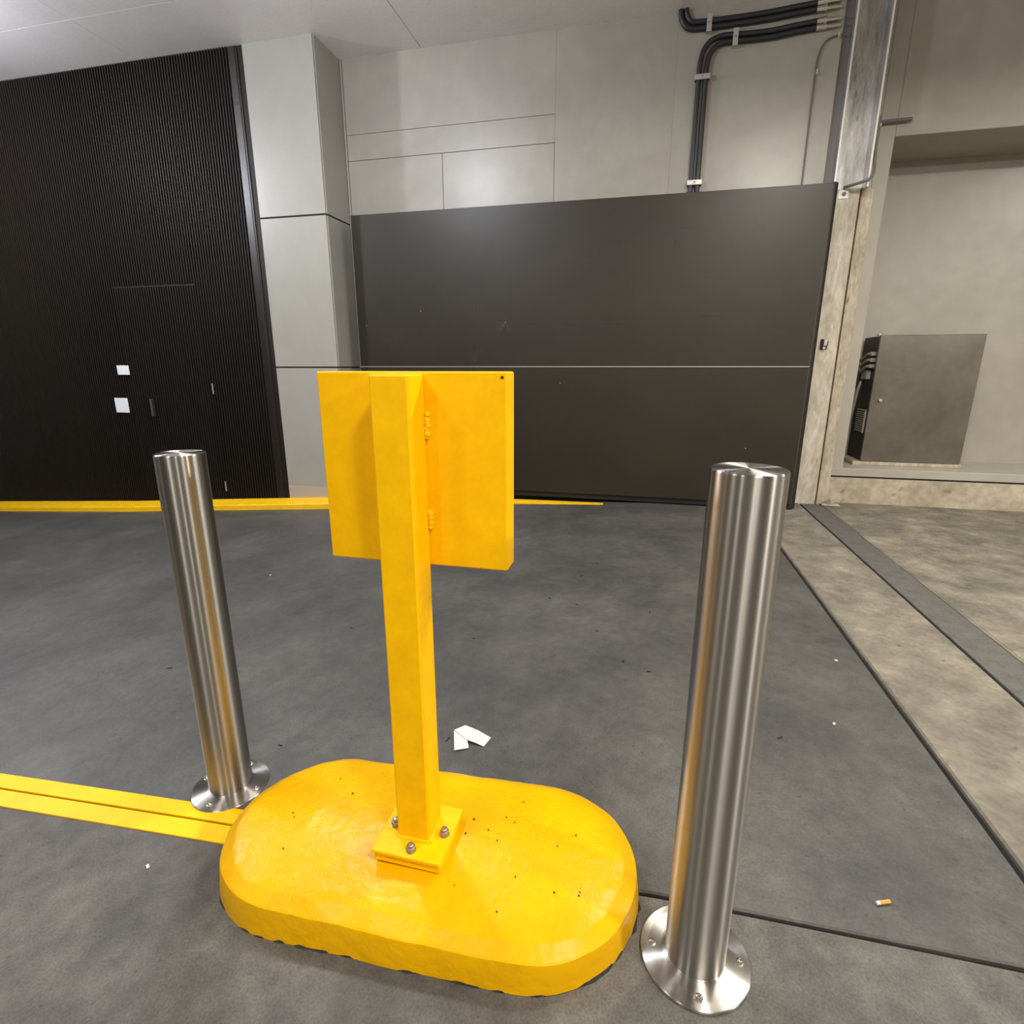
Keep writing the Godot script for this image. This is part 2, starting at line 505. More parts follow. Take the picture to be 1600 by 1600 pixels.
# ---------------------------------------------------------------- floor, ceiling, walls
func build_shell() -> void:
	var f := thing("floor", Vector3.ZERO, "grey driveway and old concrete walkway of the loading bay", "", "", "structure")
	var xs := [-10.0, -7.0, -5.16, -4.05, -2.84, -2.0, -1.12, -0.5, 0.1, 0.5, 0.908]
	var st := new_st()
	slab(st, xs, func(x): return joint_z(x) - 0.006, func(_x): return -5.0, func(x): return ground(x), 0.3, 0.004)
	put(st, "driveway", M.drive, f)
	st = new_st()
	slab(st, [-10.0, -7.0, -5.16, -4.05, -2.84, -2.0, -1.12, -0.5, 0.1, 0.5, 7.0], func(_x): return 6.0, func(x): return joint_z(x) + 0.005, func(x): return ground(x) - 0.002, 0.3)
	put(st, "apron_slab", M.apron, f)
	# dark filler in the joint between the two slabs
	st = new_st()
	slab(st, [-10.0, -5.16, -4.05, -2.84, -1.12, 0.1, 7.0], func(x): return joint_z(x) + 0.005, func(x): return joint_z(x) - 0.006, func(x): return ground(x) - 0.012, 0.28)
	put(st, "joint_filler", M.crack, f)
	# right-hand walkway: old concrete strip, dark channel strip, concrete
	bx("edge_joint", Vector3(0.908, -0.3, -5.0), Vector3(0.925, -0.006, -1.03), 0.0, M.crack, f)
	bx("walkway_strip", Vector3(0.925, -0.3, -5.0), Vector3(1.335, 0.010, -1.03), 0.006, M.walk, f)
	bx("channel_joint", Vector3(1.335, -0.3, -5.0), Vector3(1.350, 0.0, -1.03), 0.0, M.crack, f)
	bx("channel_strip", Vector3(1.350, -0.3, -5.0), Vector3(1.515, 0.007, -1.03), 0.002, M.strip, f)
	bx("channel_rim", Vector3(1.515, -0.3, -5.0), Vector3(1.530, 0.011, -1.03), 0.003, M.walk, f)
	bx("walkway_slab", Vector3(1.530, -0.3, -6.2), Vector3(7.0, 0.009, -1.03), 0.004, M.walk, f)
	bx("foundation", Vector3(-10.0, -1.1, -6.4), Vector3(7.0, -0.97, 6.0), 0.0, M.crack, f)

	# ceiling of flat sheets with thin open joints
	var c := thing("ceiling", Vector3.ZERO, "pale flat sheet ceiling with thin straight joints", "", "", "structure")
	bx("deck", Vector3(-10.0, CEIL + 0.02, -6.4), Vector3(7.0, CEIL + 0.15, 6.0), 0.0, M.joint, c)
	var gx := [-10.0, -6.50, -4.34, -1.94]
	var gz := [-6.4, -3.99, -1.55, 0.89, 3.33, 6.0]
	for i in gx.size() - 1:
		for k in gz.size() - 1:
			bx("ceiling_panel", Vector3(gx[i] + 0.002, CEIL, gz[k] + 0.002), Vector3(gx[i + 1] - 0.002, CEIL + 0.02, gz[k + 1] - 0.002), 0.0, M.ceiling, c)
	bx("ceiling_panel", Vector3(-1.937, CEIL, -6.4), Vector3(2.86, CEIL + 0.02, 6.0), 0.0, M.ceiling, c)
	bx("ceiling_panel", Vector3(2.87, CEIL, -6.4), Vector3(7.0, CEIL + 0.02, 6.0), 0.0, M.ceiling, c)

	# pale wall behind the panel, of painted sheets with hairline joints
	var w := thing("wall_back", Vector3(0, 0, -4.95), "pale grey painted wall above the dark steel panel", "", "", "structure")
	bx("backing", Vector3(-3.4, -0.5, -5.15), Vector3(1.19, CEIL, -4.958), 0.0, M.wall_joint, w)
	var z0 := -4.957
	var zf := -4.95
	bx("wall_panel", Vector3(-2.655, -0.5, z0), Vector3(-1.787, 2.878, zf), 0.0012, M.wall, w)
	bx("wall_panel", Vector3(-1.783, -0.5, z0), Vector3(-0.829, 2.878, zf), 0.0012, M.wall, w)
	bx("wall_panel", Vector3(-2.655, 2.882, z0), Vector3(-0.827, 3.079, zf - 0.0005), 0.0012, M.wall, w)
	bx("wall_panel", Vector3(-2.655, 3.0815, z0), Vector3(-0.827, CEIL, zf), 0.0008, M.wall, w)
	bx("wall_panel", Vector3(-0.826, -0.5, z0), Vector3(0.080, CEIL, zf), 0.0006, M.wall, w)
	bx("wall_panel", Vector3(0.0806, -0.5, z0), Vector3(1.19, CEIL, zf), 0.0008, M.wall, w)
	bx("corner_bead", Vector3(-2.680, -0.5, -4.955), Vector3(-2.662, CEIL, -4.9495), 0.003, M.clad, w)

	# walls that close the space out of view
	var o := thing("wall_left", Vector3(-10.0, 0, 0), "plain grey wall closing the far left side", "", "", "structure")
	bx("body", Vector3(-10.2, -1.1, -6.4), Vector3(-10.0, CEIL + 0.15, 6.0), 0.0, M.clad, o)
	o = thing("wall_right", Vector3(7.0, 0, 0), "plain pale wall closing the far right side", "", "", "structure")
	bx("body", Vector3(7.0, -1.1, -6.4), Vector3(7.2, CEIL + 0.15, 6.0), 0.0, M.clad, o)
	o = thing("wall_front", Vector3(0, 0, 6.0), "plain pale wall behind the camera", "", "", "structure")
	bx("body", Vector3(-10.2, -1.1, 6.0), Vector3(7.2, CEIL + 0.15, 6.2), 0.0, M.clad, o)

	# yellow kerb along the foot of the walls
	kerb_run([-10.0, -7.0, -5.16, -4.05, -2.84, -2.70], "long yellow painted kerb at the foot of the dark ribbed wall")
	kerb_run([-2.70, -2.0, -1.6, -1.3, -0.9, -0.6, -0.3], "low end of the yellow kerb, running out under the dark steel panel")

	# yellow line painted over the slab joint, left of the island
	var pl := thing("painted_line", Vector3(-1.5, ground(-1.5), -1.0), "yellow line painted on the ground, running left from the island", "road marking")
	for s in [[0.003, 0.056], [-0.053, -0.004]]:
		st = new_st()
		slab(st, [-3.4, -2.84, -2.0, -1.12, -0.90], func(x): return joint_z(x) + s[1], func(x): return joint_z(x) + s[0], func(x): return ground(x) + 0.002, 0.006)
		put(st, "stripe", M.yellow, pl)

func kerb_run(kx: Array, label: String) -> void:
	var st2 := new_st()
	org = Vector3((kx[0] + kx[-1]) / 2, ground(kx[-1]), -4.5)
	for i in kx.size() - 1:
		var ps := []
		for x in [kx[i], kx[i + 1]]:
			var k := clampf((-0.3 - x) / 2.4, 0.0, 1.0)
			var g := ground(x)
			var zf := lerpf(-4.42, -4.66, smoothstep(-2.6, -1.3, x))
			var zb := -4.557 if kx[-1] < -2.6 else -4.73
			ps.append([Vector3(x, g - 0.02, zf + 0.005), Vector3(x, g + 0.044 * k, zf), Vector3(x, g + 0.052 * k, zf - 0.01), Vector3(x, g + 0.082 * k, zb), Vector3(x, g - 0.02, zb)])
		for k in 4:
			var a: Vector3 = ps[0][k]
			var b: Vector3 = ps[1][k]
			var c2: Vector3 = ps[1][k + 1]
			var d: Vector3 = ps[0][k + 1]
			var n := (b - a).cross(d - a).normalized()
			if n.dot(Vector3(0, 1, 1) if k < 3 else Vector3(0, 0, -1)) < 0.0:
				n = -n
			quad(st2, a, b, c2, d, n)
	var kb := put(st2, numbered("kerb"), M.kerb, self)
	kb.position = org
	tag(kb, label, "kerb")

func build_ribbed_wall() -> void:
	var w := thing("wall_back_left", Vector3(-6.5, 0, -4.6), "dark brown wall of narrow vertical ribs with a flush door", "", "", "structure")
	bx("backing", Vector3(-10.0, -1.1, -5.15), Vector3(-3.40, CEIL, -4.578), 0.0, M.black, w)
	# ribs: one piece above the door, one piece on each side of it
	var pitch := 0.0275
	var dl := -5.02
	var dr := -4.085
	var ribs := new_st()
	var x := -3.478
	while x > -9.98:
		var lo := ground(x) - 0.02
		var in_door := x < dr and x > dl
		rib(ribs, x, 1.885 if in_door else lo, CEIL, -4.56)
		x -= pitch
	var r := put(ribs, "ribs", M.rib, w)
	r.set_meta("kind", "stuff")
	bx("reveal_strip", Vector3(-3.460, -0.6, -4.578), Vector3(-3.392, CEIL, -4.563), 0.004, M.reveal, w)
	bx("reveal_edge", Vector3(-3.390, -0.6, -4.578), Vector3(-3.378, CEIL, -4.566), 0.002, M.reveal, w)
	bx("reveal_recess", Vector3(-3.378, -0.6, -4.66), Vector3(-3.322, CEIL, -4.574), 0.0, M.rib, w)

	var d := thing("door_1", Vector3(-4.55, ground(-4.5), -4.575), "flush dark ribbed door hidden in the dark ribbed wall", "", "", "structure")
	var st := new_st()
	x = -3.478 - pitch * ceil((-dr - 3.478) / pitch)
	while x > dl:
		rib(st, x, ground(x) + 0.10, 1.865, -4.563)
		x -= pitch
	var dr_ribs := put(st, "ribs", M.rib, d)
	dr_ribs.set_meta("kind", "stuff")
	bx("leaf", Vector3(dl + 0.006, ground(-4.5) + 0.07, -4.5779), Vector3(dr - 0.006, 1.868, -4.5765), 0.0, M.black, d)
	bx("handle", Vector3(-4.768, 0.66, -4.560), Vector3(-4.742, 0.83, -4.520), 0.006, M.handle, d)
	bx("hinge", Vector3(-4.036, 0.885, -4.560), Vector3(-4.026, 0.985, -4.548), 0.002, M.bright, d)
	bx("hinge", Vector3(-4.040, -0.07, -4.560), Vector3(-4.030, 0.03, -4.548), 0.002, M.bright, d)
	# two white notices on the door, mostly beyond the left edge of the photograph
	var s := bx_top("door_notice", Vector3(-5.12, 1.062, -4.556), Vector3(-4.975, 1.152, -4.550), M.white)
	tag(s, "upper small white notice fixed to the dark ribbed wall", "notice")
	s = bx_top("door_notice", Vector3(-5.22, 0.69, -4.556), Vector3(-5.058, 0.835, -4.550), M.white)
	tag(s, "lower white notice fixed to the dark ribbed wall", "notice")

func bx_top(called: String, lo: Vector3, hi: Vector3, m: Material, bv := 0.0015) -> MeshInstance3D:
	org = Vector3((lo.x + hi.x) / 2, lo.y, (lo.z + hi.z) / 2)
	var at := org
	var o := bx(numbered(called), lo, hi, bv, m, self)
	o.position = at
	return o

func rib(st: SurfaceTool, x: float, y0: float, y1: float, z: float) -> void:
	var zb := -4.5775
	var a := 0.0070
	var b := 0.0042
	var p := [Vector2(x - a, zb), Vector2(x - b, z), Vector2(x + b, z), Vector2(x + a, zb)]
	for k in 3:
		var q0: Vector2 = p[k]
		var q1: Vector2 = p[k + 1]
		var n := Vector3(-(q1.y - q0.y), 0, q1.x - q0.x).normalized()
		quad(st, Vector3(q0.x, y0, q0.y), Vector3(q1.x, y0, q1.y), Vector3(q1.x, y1, q1.y), Vector3(q0.x, y1, q0.y), n)
	quad(st, Vector3(p[0].x, y1, p[0].y), Vector3(p[1].x, y1, p[1].y), Vector3(p[2].x, y1, p[2].y), Vector3(p[3].x, y1, p[3].y), Vector3.UP)
	quad(st, Vector3(p[0].x, y0, p[0].y), Vector3(p[1].x, y0, p[1].y), Vector3(p[2].x, y0, p[2].y), Vector3(p[3].x, y0, p[3].y), Vector3.DOWN)

func build_column() -> void:
	var c := thing("clad_column", Vector3(-3.0, -0.15, -4.75), "pale grey column clad in flat panels beside the dark ribbed wall", "column", "", "structure")
	var x0 := -3.320
	var x1 := -2.681
	var zf := -4.56
	bx("core", Vector3(x0 + 0.003, -0.4, -4.955), Vector3(x1 - 0.012, CEIL, zf - 0.012), 0.0, M.joint, c)
	var ys := [0.03, 1.134, 2.374, CEIL]
	for i in 3:
		bx("front_panel", Vector3(x0, ys[i] + 0.006, zf - 0.011), Vector3(x1 - 0.008, ys[i + 1] - (0.006 if i < 2 else 0.0), zf), 0.0015, M.clad, c)
		bx("side_panel", Vector3(x1 - 0.011, ys[i] + 0.006, -4.95), Vector3(x1, ys[i + 1] - (0.006 if i < 2 else 0.0), zf - 0.014), 0.0015, M.clad, c)
	bx("skirting", Vector3(x0, -0.3, zf - 0.011), Vector3(x1, 0.034, zf + 0.001), 0.001, M.skirting, c)

# ---------------------------------------------------------------- right side: post, steel column, niche
func build_right_side() -> void:
	var p := thing("concrete_post", Vector3(1.35, 0, -5.1), "weathered pale concrete post beside the dark steel panel, under the steel column", "post")
	bx("body", Vector3(1.195, -0.2, -5.25), Vector3(1.463, 2.42, -5.0), 0.006, M.post, p)
	bx("rust_joint", Vector3(1.463, -0.2, -5.20), Vector3(1.475, 2.42, -5.008), 0.0, M.rust, p)
	bx("jamb_angle", Vector3(1.475, -0.2, -5.25), Vector3(1.560, 2.42, -5.012), 0.004, M.jamb, p)
	var st := new_st()
	hexa(st, Vector3(1.349, 2.385, -4.997), Vector3(0.034, 0.034, 0.004), 0.003, Basis())
	put(st, "bolt_plate", M.toe, p)
	st = new_st()
	cyl_z(st, Vector3(1.352, 2.383, -4.993), 0.014, 0.024, 6)
	put(st, "bolt", M.handle, p)
	var ab := thing("anchor_bolt", Vector3(1.575, 0.011, -4.975), "short anchor bolt and nut on the walkway at the foot of the concrete post", "bolt")
	bx("base_plate", Vector3(1.50, 0.011, -4.998), Vector3(1.64, 0.022, -4.93), 0.003, M.jamb, ab)
	st = new_st()
	lathe(st, Vector3(1.575, 0.022, -4.968), [Vector2(0.0, 0.052), Vector2(0.010, 0.052), Vector2(0.012, 0.045), Vector2(0.022, 0.040), Vector2(0.024, 0.016), Vector2(0.030, 0.014), Vector2(0.030, 0.0)], 12)
	put(st, "nut", M.beam, ab)

	# pale latch bracket screwed to the post
	var b := thing("latch_bracket", Vector3(1.352, 1.27, -5.0), "small shiny latch bracket on the concrete post, right of the dark panel", "bracket")
	bx("back_plate", Vector3(1.334, 1.272, -5.0), Vector3(1.384, 1.352, -4.992), 0.003, M.panel_edge, b)
	bx("clasp", Vector3(1.350, 1.300, -4.992), Vector3(1.378, 1.352, -4.966), 0.004, M.bright, b)
	bx("tab", Vector3(1.350, 1.272, -4.992), Vector3(1.370, 1.296, -4.976), 0.003, M.bright, b)
	bx("hook", Vector3(1.380, 1.302, -4.992), Vector3(1.388, 1.335, -4.960), 0.002, M.bright, b)

	# steel column standing on the post: two flanges whose toes face the driveway, web set back
	var s := thing("steel_column", Vector3(1.36, 2.42, -5.05), "worn bare steel channel column standing on the concrete post, up to the ceiling", "column")
	bx("flange", Vector3(1.250, 2.40, -5.26), Vector3(1.262, CEIL, -4.902), 0.0, M.beam, s)
	bx("flange", Vector3(1.470, 2.40, -5.26), Vector3(1.482, CEIL, -4.902), 0.0, M.beam, s)
	bx("flange_toe", Vector3(1.2495, 2.40, -4.902), Vector3(1.2625, CEIL, -4.899), 0.001, M.toe, s)
	bx("flange_toe", Vector3(1.4695, 2.40, -4.902), Vector3(1.4825, CEIL, -4.899), 0.001, M.toe, s)
	bx("web", Vector3(1.262, 2.40, -5.025), Vector3(1.470, CEIL, -5.011), 0.0, M.beam, s)

	# wall with a niche, right of the post
	var w := thing("wall_back_right", Vector3(2.6, 0, -5.1), "pale painted wall with a cabinet niche, right of the concrete post", "", "", "structure")
	bx("jamb_wall", Vector3(1.560, 0.31, -5.70), Vector3(1.668, CEIL, -5.10), 0.004, M.wall, w)
	bx("niche_head", Vector3(1.668, 2.77, -5.70), Vector3(7.0, CEIL, -5.10), 0.004, M.wall, w)
	bx("niche_back", Vector3(1.560, 0.0, -5.85), Vector3(7.0, 2.85, -5.70), 0.0, M.wall, w)
	bx("niche_end", Vector3(3.60, 0.31, -5.70), Vector3(7.0, 2.77, -5.10), 0.004, M.wall, w)
	bx("sill", Vector3(1.560, 0.243, -5.72), Vector3(7.0, 0.312, -5.085), 0.005, M.wall, w)
	bx("plinth", Vector3(1.560, -0.1, -5.72), Vector3(7.0, 0.231, -5.10), 0.005, M.plinth, w)
	bx("plinth_joint", Vector3(1.560, 0.231, -5.70), Vector3(7.0, 0.243, -5.106), 0.0, M.crack, w)

	w = thing("wall_recess", Vector3(1.35, 2.42, -5.3), "pale painted wall right behind the steel column", "", "", "structure")
	bx("backing", Vector3(1.10, 2.43, -5.45), Vector3(1.559, CEIL, -5.265), 0.0, M.wall, w)
	bx("gap_strip", Vector3(1.191, 2.43, -5.00), Vector3(1.249, CEIL, -4.965), 0.0, M.gap, w)
	bx("corner_fill", Vector3(1.484, 2.43, -5.265), Vector3(1.559, CEIL, -5.10), 0.0, M.wall, w)

	# cabinet in the niche
	var c := thing("electrical_cabinet", Vector3(2.25, 0.312, -5.45), "dull stainless steel cabinet standing in the wall niche", "cabinet")
	bx("body", Vector3(1.868, 0.345, -5.66), Vector3(2.60, 1.385, -5.312), 0.003, M.cab_side, c)
	bx("base_frame", Vector3(1.80, 0.312, -5.66), Vector3(2.62, 0.345, -5.29), 0.003, M.jamb, c)
	var door := bx("door", Vector3(1.856, 0.348, -5.312), Vector3(2.605, 1.390, -5.285), 0.003, M.cabinet, c)
	st = new_st()
	cyl_z(st, Vector3(1.925, 0.868, -5.272), 0.013, 0.03, 16)
	put(st, "latch", M.bright, door)
	bx("side_plate", Vector3(1.858, 0.40, -5.60), Vector3(1.868, 1.03, -5.335), 0.002, M.panel_edge, c)
	bx("terminal_box", Vector3(1.835, 1.035, -5.53), Vector3(1.868, 1.11, -5.40), 0.004, M.cable, c)
	var vent := bx("vent", Vector3(1.852, 0.585, -5.515), Vector3(1.858, 0.775, -5.330), 0.0, M.hole, c)
	bx("frame", Vector3(1.846, 0.585, -5.345), Vector3(1.858, 0.775, -5.328), 0.001, M.cable, vent)
	bx("frame", Vector3(1.846, 0.770, -5.515), Vector3(1.858, 0.782, -5.328), 0.001, M.cable, vent)
	for k in 10:
		bx("slat", Vector3(1.846, 0.592 + k * 0.0178, -5.515), Vector3(1.854, 0.601 + k * 0.0178, -5.345), 0.001, M.cable, vent)
	for k in 3:
		st = new_st()
		var y := 1.245 - k * 0.05
		tube(st, smooth_path([Vector3(1.862, y, -5.360), Vector3(1.83, y, -5.38), Vector3(1.825, y - 0.012, -5.44), Vector3(1.825, y - 0.045, -5.53), Vector3(1.825, y - 0.06, -5.66)], 6), 0.012, 10)
		put(st, "cable", M.cable, c)
		bx("cable_gland", Vector3(1.828, y - 0.016, -5.378), Vector3(1.868, y + 0.016, -5.345), 0.004, M.bright, c)
	st = new_st()
	tube(st, smooth_path([Vector3(1.85, 1.02, -5.535), Vector3(1.835, 0.95, -5.54), Vector3(1.83, 0.80, -5.57), Vector3(1.83, 0.68, -5.60), Vector3(1.83, 0.52, -5.645), Vector3(1.83, 0.36, -5.665)], 6), 0.013, 10)
	put(st, "cable", M.cable, c)
	for x in [1.73, 1.86]:
		st = new_st()
		cyl_z(st, Vector3(x + 0.02, 1.40, -5.40), 0.008, 0.05, 8)
		put(st, "hinge_pin", M.bright, c)

func cyl_z(st: SurfaceTool, c: Vector3, r: float, depth: float, seg: int) -> void:
	for k in seg:
		var a0 := TAU * k / seg
		var a1 := TAU * (k + 1) / seg
		var p0 := Vector3(cos(a0), sin(a0), 0)
		var p1 := Vector3(cos(a1), sin(a1), 0)
		var d := Vector3(0, 0, depth / 2)
		quad(st, c + p0 * r - d, c + p1 * r - d, c + p1 * r * 0.94 + d, c + p0 * r * 0.94 + d, (p0 + p1).normalized())
		tri(st, c + d, c + p0 * r * 0.94 + d, c + p1 * r * 0.94 + d, Vector3(0, 0, 1))
		tri(st, c - d, c + p0 * r - d, c + p1 * r - d, Vector3(0, 0, -1))

# ---------------------------------------------------------------- dark steel panel
func build_panel() -> void:
	var p := thing("steel_panel", Vector3(-0.65, 0.0, -4.745), "large dark brown steel panel with a thin bright seam, against the pale wall", "panel")
	org = Vector3(0, 0, -4.745)
	p.position = org
	var x0 := -2.549
	var x1 := 1.205
	bx("upper_plate", Vector3(x0, 1.144, -4.760), Vector3(x1, 2.393, -4.720), 0.002, M.panel, p)
	bx("lower_plate", Vector3(x0, 0.056, -4.760), Vector3(x1, 1.137, -4.720), 0.002, M.panel, p)
	bx("seam_strip", Vector3(x0, 1.137, -4.760), Vector3(x1 - 0.02, 1.144, -4.7195), 0.0008, M.bright, p)
	bx("frame", Vector3(x0 + 0.02, 0.056, -4.945), Vector3(x0 + 0.06, 2.36, -4.760), 0.0, M.rail, p)
	bx("frame", Vector3(x1 - 0.06, 0.056, -4.945), Vector3(x1 - 0.02, 2.36, -4.760), 0.0, M.rail, p)
	bx("bottom_rail", Vector3(x0 + 0.06, 0.010, -4.80), Vector3(x1, 0.056, -4.735), 0.002, M.rail, p)
	# folded right-hand edge, slightly longer than the plate
	var st := new_st()
	quad(st, Vector3(x1, 0.022, -4.7195), Vector3(x1 + 0.012, 0.022, -4.722), Vector3(x1 + 0.012, 2.398, -4.722), Vector3(x1, 2.398, -4.7195), Vector3(0.2, 0, 0.98))
	quad(st, Vector3(x1 + 0.012, 0.022, -4.722), Vector3(x1 + 0.036, 0.022, -4.745), Vector3(x1 + 0.036, 2.398, -4.745), Vector3(x1 + 0.012, 2.398, -4.722), Vector3(0.7, 0, 0.72))
	quad(st, Vector3(x1 + 0.036, 0.022, -4.745), Vector3(x1 + 0.036, 0.022, -4.80), Vector3(x1 + 0.036, 2.398, -4.80), Vector3(x1 + 0.036, 2.398, -4.745), Vector3(1, 0, 0))
	for y in [[0.022, Vector3.DOWN], [2.398, Vector3.UP]]:
		var yy: float = y[0]
		quad(st, Vector3(x1, yy, -4.7195), Vector3(x1 + 0.012, yy, -4.722), Vector3(x1 + 0.036, yy, -4.745), Vector3(x1 + 0.036, yy, -4.80), y[1])
		tri(st, Vector3(x1, yy, -4.7195), Vector3(x1 + 0.036, yy, -4.80), Vector3(x1, yy, -4.80), y[1])
	put(st, "edge_fold", M.panel_edge, p)

# ---------------------------------------------------------------- yellow island
func build_island() -> void:
	var at := Vector3(-0.455, ground(-0.455), -0.988)
	org = at
	var st := new_st()
	var R := 0.2385
	var half := 0.268
	var n := 144
	var nz := FastNoiseLite.new()
	nz.seed = 4
	nz.frequency = 6.0
	# inset from the outer edge, height above the ground
	var prof := [[-0.004, -0.03], [-0.002, 0.0], [0.001, 0.022], [0.005, 0.055], [0.0065, 0.0595], [0.010, 0.0620], [0.034, 0.0765], [0.040, 0.0785], [0.060, 0.0820], [0.095, 0.0880], [0.130, 0.0940], [0.165, 0.0990], [0.200, 0.1030], [0.225, 0.1045], [0.2384, 0.105]]
	var bands := [1, 1, 1, 1, 2, 3, 4, 4, 4, 4, 4, 4, 4, 4]
	var ring := []
	for j in prof.size():
		var row := []
		for i in n:
			var t := float(i) / n
			var a := TAU * t
			var d: float = prof[j][0]
			var cx := half if cos(a) >= 0.0 else -half
			# spread samples along the straight sides too
			var dirv := Vector2(cos(a), sin(a))
			if absf(cos(a)) < 0.62:
				cx = half * cos(a) / 0.62
				dirv = Vector2(0, signf(sin(a)))
			else:
				var k := (absf(cos(a)) - 0.62) / 0.38
				var ang := asin(clampf(k, 0.0, 1.0))
				dirv = Vector2(sin(ang) * signf(cos(a)), cos(ang) * signf(sin(a)))
			var wob := nz.get_noise_2d(cx + dirv.x * R, dirv.y * R + 3.0)
			var wob2 := nz.get_noise_3d((cx + dirv.x * R) * 2.2, dirv.y * R * 2.2, 5.0 + j * 0.12)
			var rr := R - d + wob * 0.003 + (wob2 * 0.004 if j >= 6 and j <= 7 else 0.0)
			rr = 0.0 if j == prof.size() - 1 else maxf(rr, 0.0)
			var px := at.x + cx + dirv.x * rr
			var pz := at.z + dirv.y * rr
			var wob3 := nz.get_noise_3d(px * 1.6, pz * 1.6, 9.0)
			var y: float = prof[j][1] + (wob3 * 0.0035 if j > 3 else 0.0)
			row.append(Vector3(px, ground(px) * 0.75 + y, pz))
		ring.append(row)
	st.set_smooth_group(0)
	for j in prof.size() - 1:
		for i in n:
			var i1 := (i + 1) % n
			var q := [ring[j][i], ring[j + 1][i], ring[j + 1][i1], ring[j][i1]]
			for tr in [[0, 1, 2], [0, 2, 3]]:
				var a: Vector3 = q[tr[0]]
				var b: Vector3 = q[tr[1]]
				var c: Vector3 = q[tr[2]]
				var cr := (b - a).cross(c - a)
				var outward := (a + b + c) / 3.0 - Vector3(clampf(a.x, at.x - half, at.x + half), -0.3, at.z)
				var o := [a, b, c] if cr.dot(outward) < 0.0 else [a, c, b]
				for v in o:
					st.set_smooth_group(bands[j])
					st.add_vertex(v - org)
	st.generate_normals()
	var isl := Node3D.new()
	isl.name = "traffic_island"
	add_child(isl)
	isl.position = at
	tag(isl, "rounded yellow painted concrete island with chamfered rim, carrying the yellow post", "island")
	put(st, "body", M.island, isl)
	var rim := new_st()
	for i in n:
		var q := []
		for e in [0, 1]:
			var b0: Vector3 = ring[1][(i + e) % n]
			var away := Vector3(b0.x - clampf(b0.x, at.x - half, at.x + half), 0, b0.z - at.z).normalized()
			var wid := 0.0008 + 0.012 * clampf(nz.get_noise_2d(b0.x * 5.0, b0.z * 5.0 + 40.0) - 0.02, 0.0, 0.6)
			var gy := ground(b0.x)
			q.append(Vector3(b0.x, gy + 0.007, b0.z) - away * 0.002)
			q.append(Vector3(b0.x, gy - 0.003, b0.z) + away * wid)
		var nn: Vector3 = (q[1] - q[0]).cross(q[2] - q[0]).normalized()
		quad(rim, q[0], q[1], q[3], q[2], nn if nn.y > 0.0 else -nn)
	put(rim, "mortar_edge", M.mortar, isl)
	# ragged lower rim where the paint meets the ground, and small chips in the paint
	var r := RandomNumberGenerator.new()
	r.seed = 77
	var chips := new_st()
	for k in 26:
		var px := at.x + r.randf_range(-0.40, 0.40)
		var pz := at.z + r.randf_range(-0.14, 0.16)
		var d := R - absf(pz - at.z)
		if absf(px - at.x) > half:
			d = R - Vector2(absf(px - at.x) - half, pz - at.z).length()
		if d < 0.05 or absf(px + 0.45) < 0.10 and pz < -0.85:
			continue
		var y := ground(px) * 0.75 + lerpf(0.0780, 0.1045, pow(clampf((d - 0.06) / 0.165, 0.0, 1.0), 0.8)) + 0.0045
		lathe(chips, Vector3(px, y, pz), [Vector2(0.0, 0.0012), Vector2(r.randf_range(0.0012, 0.003), 0.0), Vector2(0.001, -0.004)], 6)
	var cp := put(chips, "paint_chips", M.chip, isl)
	cp.set_meta("kind", "stuff")

